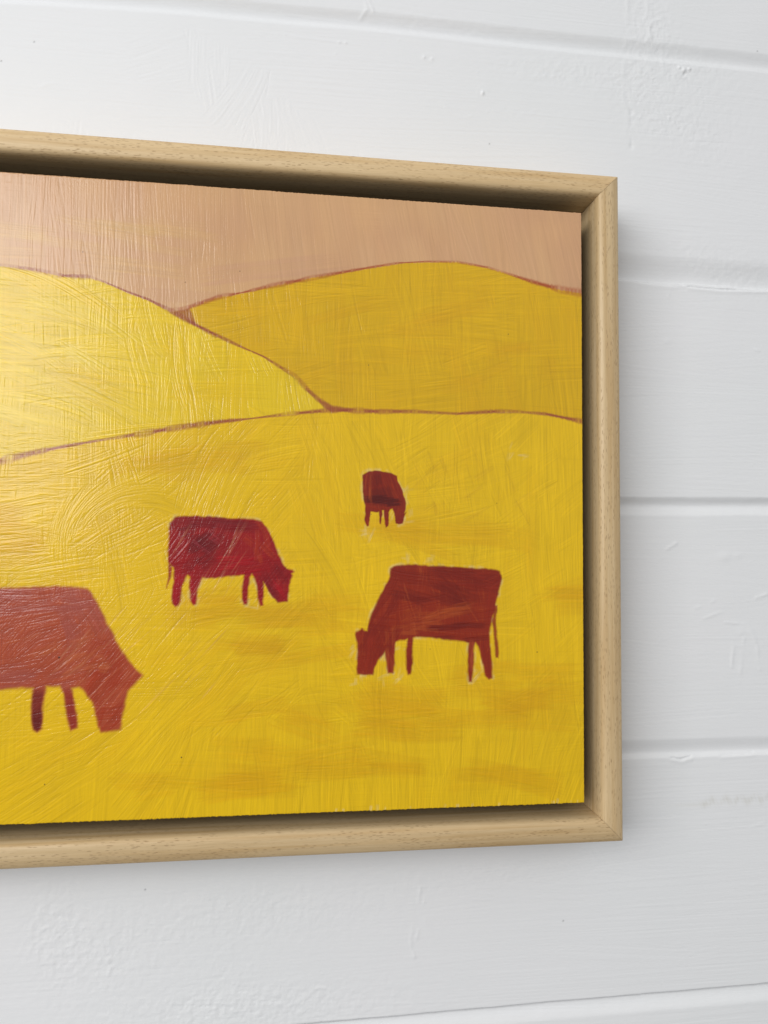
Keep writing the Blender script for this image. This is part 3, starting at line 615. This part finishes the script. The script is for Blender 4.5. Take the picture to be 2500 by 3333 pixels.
# board
def box_mesh(name, x0, x1, y0, y1, z0, z1, mat):
    v = [(x*MM, y*MM, z*MM) for x in (x0, x1) for y in (y0, y1) for z in (z0, z1)]
    f = [(0, 1, 3, 2), (4, 6, 7, 5), (0, 4, 5, 1), (2, 3, 7, 6), (0, 2, 6, 4), (1, 5, 7, 3)]
    me = bpy.data.meshes.new(name); me.from_pydata(v, [], f); me.update()
    o = bpy.data.objects.new(name, me); scene.collection.objects.link(o); me.materials.append(mat); return o
board = box_mesh('board', PX0, PX1-.25, PY+.45, -9.7, PZ0+.25, PZ1-.25, M_BOARD)
adopt(board, painting)
gap_sheet = box_mesh('added_gap_sheet', OX0+14.7, OX1-14.7, -9.6, -9.05, OZ0+14.7, OZ1-14.7, M_BLACK)  # added black sheet over the rail ledges, keeps the gap dark
adopt(gap_sheet, painting)
names = [('painted_field', 'yellow field with darker ochre bands'), ('painted_sky', 'dull pink sky with upright brush marks'), ('painted_hill', 'bright glossy yellow hill on the left'),
         ('painted_hill', 'deeper golden yellow hill on the right'), ('painted_cow', 'largest cow, brick red, cut by the left edge of the photo'), ('painted_cow', 'crimson grazing cow facing right'),
         ('painted_cow', 'rust red grazing cow facing left near the right edge'), ('painted_cow', 'smallest cow, dark red, seen far off')]
for k, (nm, lb) in enumerate(names):
    o = grid_mesh(nm, Xp, Yp, Zp, rf == k, Cq, M_PAINT)
    adopt(o, board, lb)

# ------------------------------------------------------------------ the frame
PROFILE = [(0.35, -1.0), (0.0, -1.4), (0.0, -35.4), (0.12, -35.75), (0.35, -36.0), (1.2, -36.55), (2.6, -37.2), (4.0, -37.66), (4.5, -37.8), (5.2, -37.9), (7.0, -37.98), (8.4, -38.0), (9.3, -37.93),
           (10.0, -37.72), (10.6, -37.38), (11.1, -36.9), (11.5, -36.25), (11.8, -35.5), (12.05, -34.6), (12.25, -33.4), (12.45, -31.6), (12.7, -28.0), (13.0, -20.0), (13.5, -11.0), (13.9, -9.2), (14.6, -9.0), (44.0, -9.0), (44.0, -4.5), (30.0, -4.0), (30.0, -1.0)]
def rail(side):
    # the profile swept between two mitres; u = distance in from the outer edge
    if side in ('top', 'bottom'): a0, a1 = OX0, OX1
    else: a0, a1 = OZ0, OZ1
    n = int((a1-a0)/4)
    vs_, fs, uvs = [], [], []
    pl = [0.0]
    for i in range(1, len(PROFILE)): pl.append(pl[-1]+math.dist(PROFILE[i-1], PROFILE[i]))
    g = np.random.default_rng({'top': 1, 'bottom': 2, 'right': 3, 'left': 4}[side])
    for j in range(n+1):
        t = j/n
        for i, (u, y) in enumerate(PROFILE):
            gap = 0.07
            s = (a0+u+gap)*(1-t) + (a1-u-gap)*t
            if side == 'top': p = (s, y, OZ1-u)
            elif side == 'bottom': p = (s, y, OZ0+u)
            elif side == 'right': p = (OX1-u, y, s)
            else: p = (OX0+u, y, s)
            vs_.append(tuple(c*MM for c in p)); uvs.append((s*MM, pl[i]*MM + {'top': 0, 'bottom': .3, 'right': .6, 'left': .9}[side]))
    m = len(PROFILE)
    for j in range(n):
        for i in range(m):
            i2 = (i+1) % m
            q = (j*m+i, (j+1)*m+i, (j+1)*m+i2, j*m+i2)
            fs.append(q if side in ('top', 'left') else q[::-1])
    fs.append(tuple(range(m)) if side in ('top', 'left') else tuple(range(m))[::-1])
    fs.append(tuple(n*m+i for i in range(m))[::-1] if side in ('top', 'left') else tuple(n*m+i for i in range(m)))
    me = bpy.data.meshes.new('frame_rail'); me.from_pydata(vs_, [], fs); 
    uvl = me.uv_layers.new(name='grain')
    for lp in me.loops: uvl.data[lp.index].uv = uvs[lp.vertex_index]
    # the seam face from the last profile point back to the first is hidden at the wall
    for p in me.polygons: p.use_smooth = len(p.vertices) == 4
    me.update(); 
    try: me.set_sharp_from_angle(angle=math.radians(35))
    except Exception: pass
    me.validate()
    o = bpy.data.objects.new('frame_rail', me); scene.collection.objects.link(o); me.materials.append(M_WOOD)
    return o
for sd_, lb in (('top', 'top rail, dark on its inner side'), ('bottom', 'bottom rail with a finely speckled outer band'), ('right', 'right rail with a bright inner edge and slanting pores'), ('left', None)):
    adopt(rail(sd_), painting, lb)
